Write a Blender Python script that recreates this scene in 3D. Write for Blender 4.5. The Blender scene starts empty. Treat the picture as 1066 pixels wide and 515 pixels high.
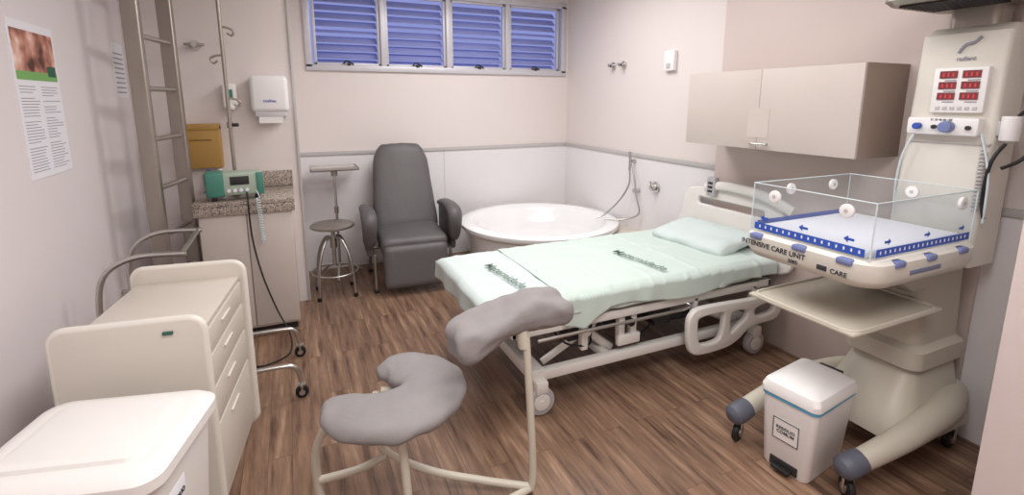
import bpy, bmesh, math, random
from mathutils import Vector, Matrix, noise
random.seed(3)
S = bpy.context.scene
S.view_settings.view_transform = 'Standard'
rad = math.radians
T = Matrix.Translation
def R(a, ax): return Matrix.Rotation(rad(a), 4, ax)
def lin(c):
    o = []
    for v in c:
        v /= 255.0
        o.append(v/12.92 if v <= .04045 else ((v+.055)/1.055)**2.4)
    return (*o, 1)

# ---------------------------------------------------------------- materials
def mat(name, c, rough=.5, metal=0, var=.04, nscale=6, bump=0, bscale=60, coat=0):
    m = bpy.data.materials.new(name); m.use_nodes = True
    nt = m.node_tree; b = nt.nodes['Principled BSDF']
    b.inputs['Roughness'].default_value = rough
    b.inputs['Metallic'].default_value = metal
    if coat: b.inputs['Coat Weight'].default_value = coat
    tc = nt.nodes.new('ShaderNodeTexCoord')
    n = nt.nodes.new('ShaderNodeTexNoise'); n.inputs['Scale'].default_value = nscale
    n.inputs['Detail'].default_value = 4
    nt.links.new(tc.outputs['Object'], n.inputs['Vector'])
    mx = nt.nodes.new('ShaderNodeMix'); mx.data_type = 'RGBA'
    L = lin(c)
    mx.inputs[6].default_value = tuple(v*(1-var) for v in L[:3])+(1,)
    mx.inputs[7].default_value = tuple(min(1, v*(1+var)) for v in L[:3])+(1,)
    nt.links.new(n.outputs['Fac'], mx.inputs[0])
    nt.links.new(mx.outputs[2], b.inputs['Base Color'])
    if bump:
        n2 = nt.nodes.new('ShaderNodeTexNoise'); n2.inputs['Scale'].default_value = bscale
        n2.inputs['Detail'].default_value = 3
        nt.links.new(tc.outputs['Object'], n2.inputs['Vector'])
        bp = nt.nodes.new('ShaderNodeBump'); bp.inputs['Strength'].default_value = bump
        bp.inputs['Distance'].default_value = .01
        nt.links.new(n2.outputs['Fac'], bp.inputs['Height'])
        nt.links.new(bp.outputs['Normal'], b.inputs['Normal'])
    return m

def mat_floor():
    m = bpy.data.materials.new('wood_vinyl_planks'); m.use_nodes = True
    nt = m.node_tree; b = nt.nodes['Principled BSDF']; N = nt.nodes.new; Lk = nt.links.new
    tc = N('ShaderNodeTexCoord')
    mp = N('ShaderNodeMapping'); mp.inputs['Rotation'].default_value = (0, 0, rad(90))
    Lk(tc.outputs['Object'], mp.inputs['Vector'])
    br = N('ShaderNodeTexBrick'); br.inputs['Scale'].default_value = 1
    br.inputs['Brick Width'].default_value = .9; br.inputs['Row Height'].default_value = .10
    br.inputs['Mortar Size'].default_value = .0009; br.inputs['Bias'].default_value = 0
    br.inputs['Color1'].default_value = (0, 0, 0, 1); br.inputs['Color2'].default_value = (1, 1, 1, 1)
    br.inputs['Mortar'].default_value = (.2, .2, .2, 1)
    Lk(mp.outputs[0], br.inputs['Vector'])
    mp2 = N('ShaderNodeMapping'); mp2.inputs['Scale'].default_value = (26, 2.2, 1)
    Lk(tc.outputs['Object'], mp2.inputs['Vector'])
    ad = N('ShaderNodeVectorMath'); ad.operation = 'ADD'
    sc = N('ShaderNodeVectorMath'); sc.operation = 'SCALE'; sc.inputs['Scale'].default_value = 17
    Lk(br.outputs['Color'], sc.inputs[0]); Lk(mp2.outputs[0], ad.inputs[0]); Lk(sc.outputs[0], ad.inputs[1])
    n = N('ShaderNodeTexNoise'); n.inputs['Scale'].default_value = 1.0; n.inputs['Detail'].default_value = 7
    n.inputs['Roughness'].default_value = .65
    Lk(ad.outputs[0], n.inputs['Vector'])
    r = N('ShaderNodeValToRGB')
    e = r.color_ramp.elements
    e[0].position = .30; e[0].color = lin((68, 49, 39))
    e[1].position = .74; e[1].color = lin((184, 154, 130))
    e2 = r.color_ramp.elements.new(.44); e2.color = lin((124, 96, 78))
    e3 = r.color_ramp.elements.new(.58); e3.color = lin((148, 118, 97))
    Lk(n.outputs['Fac'], r.inputs[0])
    mx = N('ShaderNodeMix'); mx.data_type = 'RGBA'; mx.blend_type = 'MULTIPLY'; mx.inputs[0].default_value = .75
    rr = N('ShaderNodeValToRGB'); rr.color_ramp.elements[0].color = (.74, .71, .69, 1); rr.color_ramp.elements[1].color = (1.0, .98, .96, 1)
    Lk(br.outputs['Color'], rr.inputs[0]); Lk(r.outputs[0], mx.inputs[6]); Lk(rr.outputs[0], mx.inputs[7])
    mx2 = N('ShaderNodeMix'); mx2.data_type = 'RGBA'; mx2.inputs[7].default_value = lin((72, 54, 44))
    Lk(br.outputs['Fac'], mx2.inputs[0]); Lk(mx.outputs[2], mx2.inputs[6])
    Lk(mx2.outputs[2], b.inputs['Base Color'])
    b.inputs['Roughness'].default_value = .42
    bp = N('ShaderNodeBump'); bp.inputs['Strength'].default_value = .15; bp.inputs['Distance'].default_value = .003
    Lk(n.outputs['Fac'], bp.inputs['Height']); Lk(bp.outputs[0], b.inputs['Normal'])
    return m

def mat_ramp(name, stops, kind, scale, rough):
    m = mat(name, (150, 138, 128), rough)
    nt = m.node_tree; b = nt.nodes['Principled BSDF']; N = nt.nodes.new; Lk = nt.links.new
    tc = N('ShaderNodeTexCoord'); v = N('ShaderNodeTexVoronoi' if kind == 'V' else 'ShaderNodeTexNoise'); v.inputs['Scale'].default_value = scale
    Lk(tc.outputs['Object'], v.inputs['Vector'])
    r = N('ShaderNodeValToRGB'); e = r.color_ramp.elements
    e[0].position = stops[0][0]; e[0].color = lin(stops[0][1]); e[1].position = stops[-1][0]; e[1].color = lin(stops[-1][1])
    for p, c in stops[1:-1]:
        q = e.new(p); q.color = lin(c)
    Lk(v.outputs['Color' if kind == 'V' else 'Fac'], r.inputs[0]); Lk(r.outputs[0], b.inputs['Base Color'])
    return m

def mat_acrylic():
    m = bpy.data.materials.new('clear_acrylic'); m.use_nodes = True
    nt = m.node_tree; nt.nodes.clear(); N = nt.nodes.new; Lk = nt.links.new
    o = N('ShaderNodeOutputMaterial'); t = N('ShaderNodeBsdfTransparent'); t.inputs[0].default_value = (.965, .975, .98, 1)
    g = N('ShaderNodeBsdfGlossy'); g.inputs['Roughness'].default_value = .04
    d = N('ShaderNodeBsdfDiffuse'); d.inputs[0].default_value = (.85, .87, .9, 1)
    mx = N('ShaderNodeMixShader'); mx.inputs[0].default_value = .05
    m2 = N('ShaderNodeMixShader'); m2.inputs[0].default_value = .05
    Lk(t.outputs[0], mx.inputs[1]); Lk(g.outputs[0], mx.inputs[2]); Lk(mx.outputs[0], m2.inputs[1]); Lk(d.outputs[0], m2.inputs[2])
    Lk(m2.outputs[0], o.inputs[0])
    return m

def mat_emit(name, c, s):
    m = mat(name, c, .5); b = m.node_tree.nodes['Principled BSDF']
    b.inputs['Emission Color'].default_value = lin(c); b.inputs['Emission Strength'].default_value = s
    return m

M_wall = mat('wall_paint', (227, 217, 214), .6, var=.015, nscale=2, bump=.05, bscale=120)
M_wallL = mat('wall_paint_left', (224, 216, 217), .6, var=.015, nscale=2, bump=.05, bscale=120)
M_wain = mat('white_wall_laminate', (232, 229, 230), .3, var=.01)
M_beigepanel = mat('beige_wall_panel', (209, 194, 188), .5, var=.02)
M_pillar = mat('pillar_paint', (212, 199, 195), .5, var=.02)
M_trim = mat('grey_trim', (190, 186, 185), .45)
M_ceil = mat('ceiling_paint', (238, 237, 236), .7)
M_floor = mat_floor()
M_alu = mat('white_aluminium', (206, 204, 210), .4, .2)
M_slat = mat('blue_louver_paint', (150, 156, 208), .4)
M_steel = mat('stainless_steel', (198, 195, 192), .28, .95, var=.06)
M_steelm = mat('brushed_steel', (168, 160, 152), .36, .85, var=.08)
M_lam = mat('beige_laminate', (217, 210, 200), .45, var=.02)
M_lam2 = mat('beige_laminate_front', (210, 201, 190), .45, var=.02)
M_edge = mat('pale_edge_band', (226, 220, 211), .4)
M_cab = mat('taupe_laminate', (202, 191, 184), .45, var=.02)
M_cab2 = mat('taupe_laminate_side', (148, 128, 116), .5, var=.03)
M_plast = mat('white_plastic', (238, 235, 234), .4, var=.01)
M_plastw = mat('off_white_plastic', (236, 233, 230), .4, var=.012)
M_warm = mat('warmer_beige', (194, 187, 173), .45, var=.02)
M_warml = mat('warmer_light_beige', (222, 217, 207), .42, var=.02)
M_grey = mat('grey_upholstery', (94, 90, 91), .5, var=.06, bump=.15, bscale=30)
M_greyc = mat('grey_cloth_cover', (144, 139, 139), .8, var=.08, bump=.5, bscale=14)
M_greypl = mat('bumper_grey_blue', (88, 90, 102), .5)
M_dark = mat('dark_plastic', (42, 40, 42), .5)
M_black = mat('black_rubber', (22, 22, 24), .5)
M_lav = mat('caster_grey', (180, 176, 180), .4)
M_matt = mat('mattress_vinyl', (120, 140, 150), .5)
M_sheet = mat('mint_sheet', (205, 216, 214), .85, var=.03, bump=.3, bscale=9)
M_sheet2 = mat('mint_sheet_top', (200, 214, 207), .85, var=.03, bump=.3, bscale=8)
M_print = mat('sheet_print', (108, 132, 120), .85)
M_bedw = mat('bed_white_enamel', (230, 226, 221), .35, var=.015)
M_tubs = mat('white_fiberglass', (244, 244, 245), .18, var=.005, coat=.3)
M_deck = mat('beige_stone_deck', (208, 198, 186), .4)
M_granite = mat_ramp('granite', [(.1, (92, 84, 80)), (.45, (156, 142, 130)), (.9, (192, 180, 168))], 'V', 140, .25)
M_photo = mat_ramp('poster_photo', [(.32, (84, 48, 40)), (.45, (176, 116, 98)), (.55, (214, 164, 146)), (.68, (240, 218, 206))], 'N', 9, .6)
M_acr = mat_acrylic()
M_blue = mat('blue_tape', (48, 84, 176), .45)
M_bluel = mat('blue_latch', (116, 126, 172), .4)
M_lilac = mat('warmer_mattress', (226, 228, 238), .6, var=.02)
M_red = mat_emit('red_display', (200, 60, 64), .25)
M_teal = mat('teal_device', (70, 132, 116), .45)
M_devg = mat('device_grey_green', (164, 178, 162), .45)
M_yel = mat('yellow_card_box', (176, 136, 72), .6, var=.08)
M_paper = mat('paper', (232, 230, 236), .7, var=.01)
M_ink = mat('grey_ink', (150, 148, 158), .8)
M_inkd = mat('dark_ink', (50, 50, 58), .8)
M_green = mat('green_ink', (120, 172, 96), .7)
M_tubecream = mat('cream_enamel_tube', (206, 199, 184), .35)
M_label = mat('pale_label', (206, 216, 220), .5)

# ---------------------------------------------------------------- builders
class G:
    def __init__(s, name, loc=(0, 0, 0), rz=0, world=True):
        e = bpy.data.objects.new(name, None); S.collection.objects.link(e)
        e.location = loc; e.rotation_euler = (0, 0, rad(rz)); e.empty_display_size = .1
        s.e = e; s.off = T(-Vector(loc)) if world else Matrix()
def fin(g, name, bm, m, M=None, ang=38):
    if M is not None: bm.transform(M)
    if g is not None: bm.transform(g.off)
    bmesh.ops.recalc_face_normals(bm, faces=bm.faces[:])
    me = bpy.data.meshes.new(name); bm.to_mesh(me); bm.free()
    me.materials.append(m)
    for p in me.polygons: p.use_smooth = True
    me.set_sharp_from_angle(angle=rad(ang))
    o = bpy.data.objects.new(name, me); S.collection.objects.link(o)
    if g is not None: o.parent = g.e
    return o
def bbox_bm(bm, lo, hi, bev=0, seg=2):
    lo = Vector(lo); hi = Vector(hi); c = (lo+hi)/2; d = hi-lo
    b2 = bmesh.new()
    bmesh.ops.create_cube(b2, size=1, matrix=T(c) @ Matrix.Diagonal((*d, 1)))
    if bev:
        bmesh.ops.bevel(b2, geom=b2.edges[:], offset=min(bev, min(d)*.45), segments=seg, affect='EDGES', profile=.5)
    me = bpy.data.meshes.new('t'); b2.to_mesh(me); b2.free(); bm.from_mesh(me); bpy.data.meshes.remove(me)
def box(g, name, lo, hi, m, bev=.004, M=None, seg=2):
    bm = bmesh.new(); bbox_bm(bm, lo, hi, bev, seg); return fin(g, name, bm, m, M)
def boxes(g, name, L, m, bev=.002, M=None):
    bm = bmesh.new()
    for lo, hi in L: bbox_bm(bm, lo, hi, bev)
    return fin(g, name, bm, m, M)
def axisM(p1, p2):
    p1 = Vector(p1); p2 = Vector(p2); d = p2-p1
    return T((p1+p2)/2) @ d.to_track_quat('Z', 'Y').to_matrix().to_4x4(), d.length
def cyls_bm(bm, p1, p2, r, r2=None, seg=24, bev=0):
    A, L = axisM(p1, p2); b2 = bmesh.new()
    bmesh.ops.create_cone(b2, cap_ends=True, segments=seg, radius1=r, radius2=r if r2 is None else r2, depth=L, matrix=A)
    if bev:
        ed = [e for e in b2.edges if any(len(f.verts) > 4 for f in e.link_faces)]
        bmesh.ops.bevel(b2, geom=ed, offset=bev, segments=3, affect='EDGES', profile=.5)
    me = bpy.data.meshes.new('t'); b2.to_mesh(me); b2.free(); bm.from_mesh(me); bpy.data.meshes.remove(me)
def cyl(g, name, p1, p2, r, m, r2=None, seg=24, bev=0, M=None):
    bm = bmesh.new(); cyls_bm(bm, p1, p2, r, r2, seg, bev); return fin(g, name, bm, m, M)
def catmull(P, n=8, closed=False):
    P = [Vector(p) for p in P]; out = []; N = len(P)
    rng = range(N if closed else N-1)
    for i in rng:
        if closed: a, b, c, d = P[(i-1) % N], P[i], P[(i+1) % N], P[(i+2) % N]
        else: a, b, c, d = P[max(i-1, 0)], P[i], P[i+1], P[min(i+2, N-1)]
        for k in range(n):
            t = k/n
            out.append(.5*((2*b)+(c-a)*t+(2*a-5*b+4*c-d)*t*t+(3*b-a-3*c+d)*t**3))
    if not closed: out.append(P[-1])
    return out
def tube_bm(bm, P, r, seg=10, smooth=True, closed=False, n=8, flat=(1, 1), radii=None):
    Q = catmull(P, n, closed) if smooth else [Vector(p) for p in P]
    K = len(Q)
    def rr(i):
        if radii is None: return r
        f = i/(K-1)*(len(radii)-1); j = min(int(f), len(radii)-2); return radii[j]*(1-(f-j))+radii[j+1]*(f-j)
    rings = []; up = None
    for i in range(K):
        if closed: t = (Q[(i+1) % K]-Q[(i-1) % K])
        else: t = Q[min(i+1, K-1)]-Q[max(i-1, 0)]
        t.normalize()
        if up is None:
            up = Vector((0, 0, 1)) if abs(t.z) < .9 else Vector((0, 1, 0))
        up = (up-t*up.dot(t)).normalized(); sd = t.cross(up)
        ring = []
        for k in range(seg):
            a = 2*math.pi*k/seg
            ring.append(bm.verts.new(Q[i]+(sd*math.cos(a)*flat[0]+up*math.sin(a)*flat[1])*rr(i)))
        rings.append(ring)
    for i in range(K if closed else K-1):
        A = rings[i]; B = rings[(i+1) % K]
        for k in range(seg):
            try: bm.faces.new((A[k], A[(k+1) % seg], B[(k+1) % seg], B[k]))
            except ValueError: pass
    if not closed:
        bm.faces.new(rings[0][::-1]); bm.faces.new(rings[-1])
def tube(g, name, P, r, m, M=None, **k):
    bm = bmesh.new(); tube_bm(bm, P, r, **k); return fin(g, name, bm, m, M, ang=60)
def tubes(g, name, L, r, m, M=None, **k):
    bm = bmesh.new()
    for P in L: tube_bm(bm, P, r, **k)
    return fin(g, name, bm, m, M, ang=60)
def lathe(g, name, prof, m, c=(0, 0, 0), seg=64, M=None, ang=50):
    bm = bmesh.new(); rings = []
    for r, z in prof:
        if r < 1e-5: rings.append([bm.verts.new((0, 0, z))])
        else: rings.append([bm.verts.new((r*math.cos(2*math.pi*k/seg), r*math.sin(2*math.pi*k/seg), z)) for k in range(seg)])
    for A, B in zip(rings[:-1], rings[1:]):
        for k in range(seg):
            k2 = (k+1) % seg
            if len(A) == 1 and len(B) == 1: continue
            if len(A) == 1: bm.faces.new((A[0], B[k], B[k2]))
            elif len(B) == 1: bm.faces.new((A[k], A[k2], B[0]))
            else: bm.faces.new((A[k], A[k2], B[k2], B[k]))
    return fin(g, name, bm, m, (T(c) if M is None else M), ang)
def plate(g, name, loops, th, m, M, bev=.003):
    cu = bpy.data.curves.new('c', 'CURVE'); cu.dimensions = '2D'; cu.fill_mode = 'BOTH'
    cu.extrude = max(th/2-bev, .0001); cu.bevel_depth = bev; cu.bevel_resolution = 3
    for L in loops:
        sp = cu.splines.new('POLY'); sp.points.add(len(L)-1)
        for p, q in zip(sp.points, L): p.co = (q[0], q[1], 0, 1)
        sp.use_cyclic_u = True
    o = bpy.data.objects.new('c', cu); S.collection.objects.link(o)
    bpy.context.view_layer.update()
    dg = bpy.context.evaluated_depsgraph_get()
    me = bpy.data.meshes.new_from_object(o.evaluated_get(dg))
    bpy.data.objects.remove(o); bm = bmesh.new(); bm.from_mesh(me); bpy.data.meshes.remove(me)
    bmesh.ops.remove_doubles(bm, verts=bm.verts[:], dist=1e-5)
    return fin(g, name, bm, m, M, ang=40)
def text(g, name, s, size, m, M, align='CENTER', ext=.0008, off=.012):
    cu = bpy.data.curves.new('t', 'FONT'); cu.body = s; cu.size = size; cu.align_x = align; cu.align_y = 'CENTER'; cu.extrude = ext
    cu.offset = size*off
    o = bpy.data.objects.new('t', cu); S.collection.objects.link(o)
    bpy.context.view_layer.update()
    dg = bpy.context.evaluated_depsgraph_get()
    me = bpy.data.meshes.new_from_object(o.evaluated_get(dg))
    bpy.data.objects.remove(o); bm = bmesh.new(); bm.from_mesh(me); bpy.data.meshes.remove(me)
    return fin(g, name, bm, m, M)
def rrect(x0, y0, x1, y1, r, n=6):
    P = []
    for cx, cy, a0 in ((x1-r, y1-r, 0), (x0+r, y1-r, 90), (x0+r, y0+r, 180), (x1-r, y0+r, 270)):
        for k in range(n+1):
            a = rad(a0+90*k/n); P.append((cx+r*math.cos(a), cy+r*math.sin(a)))
    return P
def loft(g, name, secs, m, M=None, ang=40):
    bm = bmesh.new(); rings = [[bm.verts.new((p[0], p[1], z)) for p in L] for z, L in secs]
    n = len(rings[0])
    for A, B in zip(rings[:-1], rings[1:]):
        for k in range(n): bm.faces.new((A[k], A[(k+1) % n], B[(k+1) % n], B[k]))
    bm.faces.new(rings[0][::-1]); bm.faces.new(rings[-1])
    return fin(g, name, bm, m, M, ang)
def pad(g, name, size, m, M, r=.04, bulge=0, amp=0, ns=8, cuts=14, fn=None):
    bm = bmesh.new(); bmesh.ops.create_cube(bm, size=2)
    bmesh.ops.subdivide_edges(bm, edges=bm.edges[:], cuts=cuts, use_grid_fill=True)
    h = Vector(size)/2; r = min(r, min(h)*.98)
    for v in bm.verts:
        p = Vector((v.co.x*h.x, v.co.y*h.y, v.co.z*h.z))
        q = Vector([max(-(h[i]-r), min(h[i]-r, p[i])) for i in range(3)])
        d = p-q
        if d.length > 1e-7: p = q+d.normalized()*r
        f = (1-(p.x/h.x)**2)*(1-(p.y/h.y)**2)
        p.z += bulge*f*(1 if p.z > 0 else -.3)
        if amp:
            p += Vector((0, 0, 1))*amp*noise.noise(p*ns+Vector((size[0]*31, 3, 7)))
            p += noise.noise_vector(p*ns*1.7)*amp*.5
        if fn: p = fn(p)
        v.co = p
    return fin(g, name, bm, m, M, ang=70)

def caster(g, name, x, y, zt, r, a=0, m=M_black):
    bm = bmesh.new()
    dx, dy = math.cos(rad(a)), math.sin(rad(a)); n = Vector((-dy, dx, 0))
    c = Vector((x, y, r))
    cyls_bm(bm, c-n*.012, c+n*.012, r, bev=.004, seg=28)
    fin(g, name+'_wheel', bm, m)
    bm = bmesh.new()
    for s in (-1, 1):
        cyls_bm(bm, c+n*s*.013, c+n*s*.019, r*.45, seg=16)
        tube_bm(bm, [c+n*s*.018, c+n*s*.018+Vector((0, 0, r*1.25))], .006, smooth=False, seg=6)
    cyls_bm(bm, (x, y, r*2.15), (x, y, r*2.4), .022, seg=16)
    cyls_bm(bm, (x, y, r*2.2), (x, y, zt), .009, seg=12)
    fin(g, name+'_fork', bm, M_steel)

# ================================================================= ROOM
XL, XR, YB, YF, ZC = -.97, 2.87, 4.90, -1.6, 2.8
box(None, 'floor', (XL-.1, YF-.1, -.1), (XR+.1, YB+.15, 0), M_floor, 0)
box(None, 'ceiling', (XL-.1, YF-.1, ZC), (XR+.1, YB+.15, ZC+.1), M_ceil, 0)
box(None, 'wall_left', (XL-.1, YF, 0), (XL, YB, ZC), M_wallL, 0)
box(None, 'wall_right', (XR, YF, 0), (XR+.1, YB, ZC), M_wall, 0)
box(None, 'wall_front', (XL-.1, YF-.1, 0), (XR+.1, YF, ZC), M_wall, 0)
WX0, WX1, WZ0, WZ1 = .20, 2.80, 1.90, 2.60
boxes(None, 'wall_back', [((XL-.1, YB, 0), (XR+.1, YB+.15, WZ0)), ((XL-.1, YB, WZ1), (XR+.1, YB+.15, ZC)),
      ((XL-.1, YB, WZ0), (WX0, YB+.15, WZ1)), ((WX1, YB, WZ0), (XR+.1, YB+.15, WZ1))], M_wall, 0)
box(None, 'wall_alcove', (XL, 4.15, 0), (.05, YB, ZC), M_wall, 0)
box(None, 'wall_pillar', (2.0, YF, 0), (XR, .69, ZC), M_pillar, 0)
box(None, 'wall_wainscot_back', (.05, YB-.01, 0), (XR, YB, 1.10), M_wain, 0)
boxes(None, 'wall_wainscot_right', [((XR-.01, .69, 0), (XR, YB-.01, 1.10))], M_wain, 0)
box(None, 'trim_1', (.05, YB-.022, 1.10), (XR, YB, 1.135), M_trim, .003)
box(None, 'trim_2', (XR-.022, 2.68, 1.10), (XR, YB-.022, 1.135), M_trim, .003)
box(None, 'trim_3', (XR-.022, .69, 1.10), (XR, 1.10, 1.135), M_trim, .003)
box(None, 'wall_panel_right', (XR-.035, 1.10, .0), (XR-.01, 2.68, ZC), M_beigepanel, .002)
box(None, 'trim_4', (.035, 4.138, 0), (.055, 4.152, ZC), M_trim, .002)
box(None, 'trim_5', (1.42, YB-.0125, .0), (1.424, YB-.009, 1.1), M_trim, 0)
box(None, 'baseboard_left', (XL, YF, 0), (XL+.012, 4.15, .08), M_trim, .003)

# window
g = G('window_1', (1.5, YB, 2.25))
fr = [((WX0-.03, YB-.025, WZ0-.03), (WX1+.03, YB+.06, WZ0+.025)), ((WX0-.03, YB-.025, WZ1-.025), (WX1+.03, YB+.06, WZ1+.03)),
      ((WX0-.03, YB-.025, WZ0), (WX0+.025, YB+.06, WZ1)), ((WX1-.025, YB-.025, WZ0), (WX1+.03, YB+.06, WZ1))]
pb = [WX0+.02+i*(WX1-WX0-.04)/4 for i in range(5)]
for x in pb[1:-1]: fr.append(((x-.025, YB-.02, WZ0), (x+.025, YB+.06, WZ1)))
boxes(g, 'frame', fr, M_alu, .004)
sl = bmesh.new(); sash = []; lat = bmesh.new()
for i in range(4):
    a, b = pb[i]+.025, pb[i+1]-.025
    for z in (WZ0+.02, WZ1-.045): sash.append(((a, YB+.01, z), (b, YB+.04, z+.025)))
    for x in (a, b-.025): sash.append(((x, YB+.01, WZ0+.02), (x+.025, YB+.04, WZ1-.02)))
    k = 0; z = WZ0+.05
    while z < WZ1-.03:
        b2 = bmesh.new(); bbox_bm(b2, (a+.02, -.045, -.004), (b-.02, .045, .004), .002)
        tl = 40 if k != 4+i % 2 else 20
        b2.transform(T((0, YB+.1, z)) @ R(tl, 'X')); me = bpy.data.meshes.new('t'); b2.to_mesh(me); b2.free(); sl.from_mesh(me)
        z += .07; k += 1
    xm = (a+b)/2
    tube_bm(lat, [(xm-.05, YB-.03, WZ0+.035), (xm-.02, YB-.03, WZ0+.06), (xm+.04, YB-.03, WZ0+.03)], .008, seg=6)
    bbox_bm(lat, (xm-.015, YB-.035, WZ0+.02), (xm+.015, YB+.01, WZ0+.045), .003)
boxes(g, 'sashes', sash, M_alu, .003)
fin(g, 'louver_slats', sl, M_slat)
fin(g, 'latches', lat, M_dark)

# unseen ceiling lamps, with a third added to soften shadows
def lamp(x, y, sx, sy, p, col=(1, .985, .97)):
    g = G('unseen_light_panel', (x, y, ZC))
    boxes(g, 'housing', [((x-sx/2-.03, y-sy/2-.03, ZC-.05), (x+sx/2+.03, y-sy/2, ZC)), ((x-sx/2-.03, y+sy/2, ZC-.05), (x+sx/2+.03, y+sy/2+.03, ZC)),
          ((x-sx/2-.03, y-sy/2, ZC-.05), (x-sx/2, y+sy/2, ZC)), ((x+sx/2, y-sy/2, ZC-.05), (x+sx/2+.03, y+sy/2, ZC))], M_alu, .003)
    l = bpy.data.lights.new('soft_area_light', 'AREA'); l.shape = 'RECTANGLE'; l.size = sx; l.size_y = sy; l.energy = p; l.color = col
    o = bpy.data.objects.new('soft_area_light', l); S.collection.objects.link(o); o.parent = g.e; o.location = (0, 0, -.03)
lamp(1.5, 3.4, 1.3, 1.0, 37)
lamp(1.2, 1.9, 1.3, .9, 24)
lamp(.6, .1, 1.5, 1.2, 56)

# ================================================================= HOSPITAL BED
g = G('hospital_bed', (1.8, 2.5, 0))
bx0, bx1, by0, by1 = .80, 2.78, 2.06, 2.94
boxes(g, 'base_frame', [((1.02, by0+.01, .17), (2.66, by0+.06, .225)), ((1.02, by1-.06, .17), (2.66, by1-.01, .225)),
      ((1.04, by0+.02, .16), (1.12, by1-.02, .23)), ((2.56, by0+.02, .16), (2.64, by1-.02, .23)), ((1.5, by0+.02, .18), (1.55, by1-.02, .22))], M_bedw, .008)
for i, (x, y) in enumerate([(1.08, by0-.005), (2.62, by0-.005), (1.08, by1+.005), (2.62, by1+.005)]):
    bm = bmesh.new()
    cyls_bm(bm, (x, y-.022, .075), (x, y+.022, .075), .075, seg=36, bev=.008); fin(g, f'wheel_{i}', bm, M_lav)
    bm = bmesh.new()
    cyls_bm(bm, (x, y-.026, .075), (x, y+.026, .075), .045, seg=28, bev=.004)
    cyls_bm(bm, (x, y-.03, .075), (x, y+.03, .075), .014, seg=16)
    bbox_bm(bm, (x-.035, y-.03, .12), (x+.035, y+.03, .19), .012)
    fin(g, f'wheel_hub_{i}', bm, M_bedw)
bm = bmesh.new()
for y in (by0+.12, by1-.12):
    for P in ([(1.15, y, .21), (1.42, y, .34), (1.62, y, .44)], [(2.5, y, .21), (2.25, y, .33), (2.05, y, .44)], [(1.6, y, .2), (1.3, y, .44)]):
        tube_bm(bm, P, .02, smooth=False, seg=8, flat=(.6, 1.2))
tube_bm(bm, [(1.42, by0+.08, .34), (1.42, by1-.08, .34)], .018, smooth=False)
tube_bm(bm, [(2.25, by0+.08, .33), (2.25, by1-.08, .33)], .018, smooth=False)
fin(g, 'lift_arms', bm, M_bedw)
bm = bmesh.new()
bbox_bm(bm, (1.30, by0+.10, .30), (1.46, by0+.2, .40), .01); bbox_bm(bm, (1.86, by0+.06, .30), (1.98, by0+.16, .41), .01)
bbox_bm(bm, (1.5, by0+.2, .27), (2.0, by0+.27, .33), .01); bbox_bm(bm, (2.1, by0+.3, .28), (2.4, by0+.4, .36), .01)
cyls_bm(bm, (1.95, by0+.1, .33), (2.3, by0+.14, .30), .03)
cyls_bm(bm, (1.2, by0+.3, .36), (1.6, by0+.32, .30), .03)
fin(g, 'actuator_motors', bm, M_dark)
bm = bmesh.new()
for x in (1.36, 1.60, 1.68):
    bbox_bm(bm, (x-.02, by0+.02, .28), (x+.02, by0+.06, .46), .006)
bbox_bm(bm, (1.57, by0+.01, .26), (1.72, by0+.04, .32), .006)
bbox_bm(bm, (2.1, by0+.0, .30), (2.13, by0+.04, .46), .005); bbox_bm(bm, (2.58, by0+.0, .30), (2.61, by0+.04, .46), .005)
fin(g, 'rail_brackets', bm, M_bedw)
bm = bmesh.new()
for x in (1.45, 1.64, 1.8):
    cyls_bm(bm, (x, by0-.015, .40), (x, by0+.03, .40), .022, seg=16)
fin(g, 'release_knobs', bm, M_dark)
tubes(g, 'cables', [[(1.5, by0+.1, .33), (1.62, by0+.06, .27), (1.78, by0+.06, .29), (1.9, by0+.1, .34)], [(1.2, by0+.12, .4), (1.26, by0+.04, .33), (1.4, by0+.04, .30), (1.5, by0+.2, .3)]], .006, M_black)
boxes(g, 'upper_frame', [((bx0+.12, by0, .435), (bx1-.04, by0+.03, .485)), ((bx0+.12, by1-.03, .435), (bx1-.04, by1, .485)),
      ((bx0+.12, by0, .435), (bx0+.15, by1, .485)), ((bx1-.07, by0, .435), (bx1-.04, by1, .485))], M_bedw, .006)
tube(g, 'drainage_bar', [(1.05, by0-.03, .42), (1.3, by0-.035, .425), (1.98, by0-.035, .425), (2.04, by0+.0, .44)], .009, M_steel, n=4)
box(g, 'sleep_deck', (bx0+.05, by0+.03, .485), (bx1-.03, by1-.03, .515), M_dark, .006)
box(g, 'mattress', (bx0, by0, .515), (bx1-.03, by1, .615), M_matt, .03, seg=4)
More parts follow.
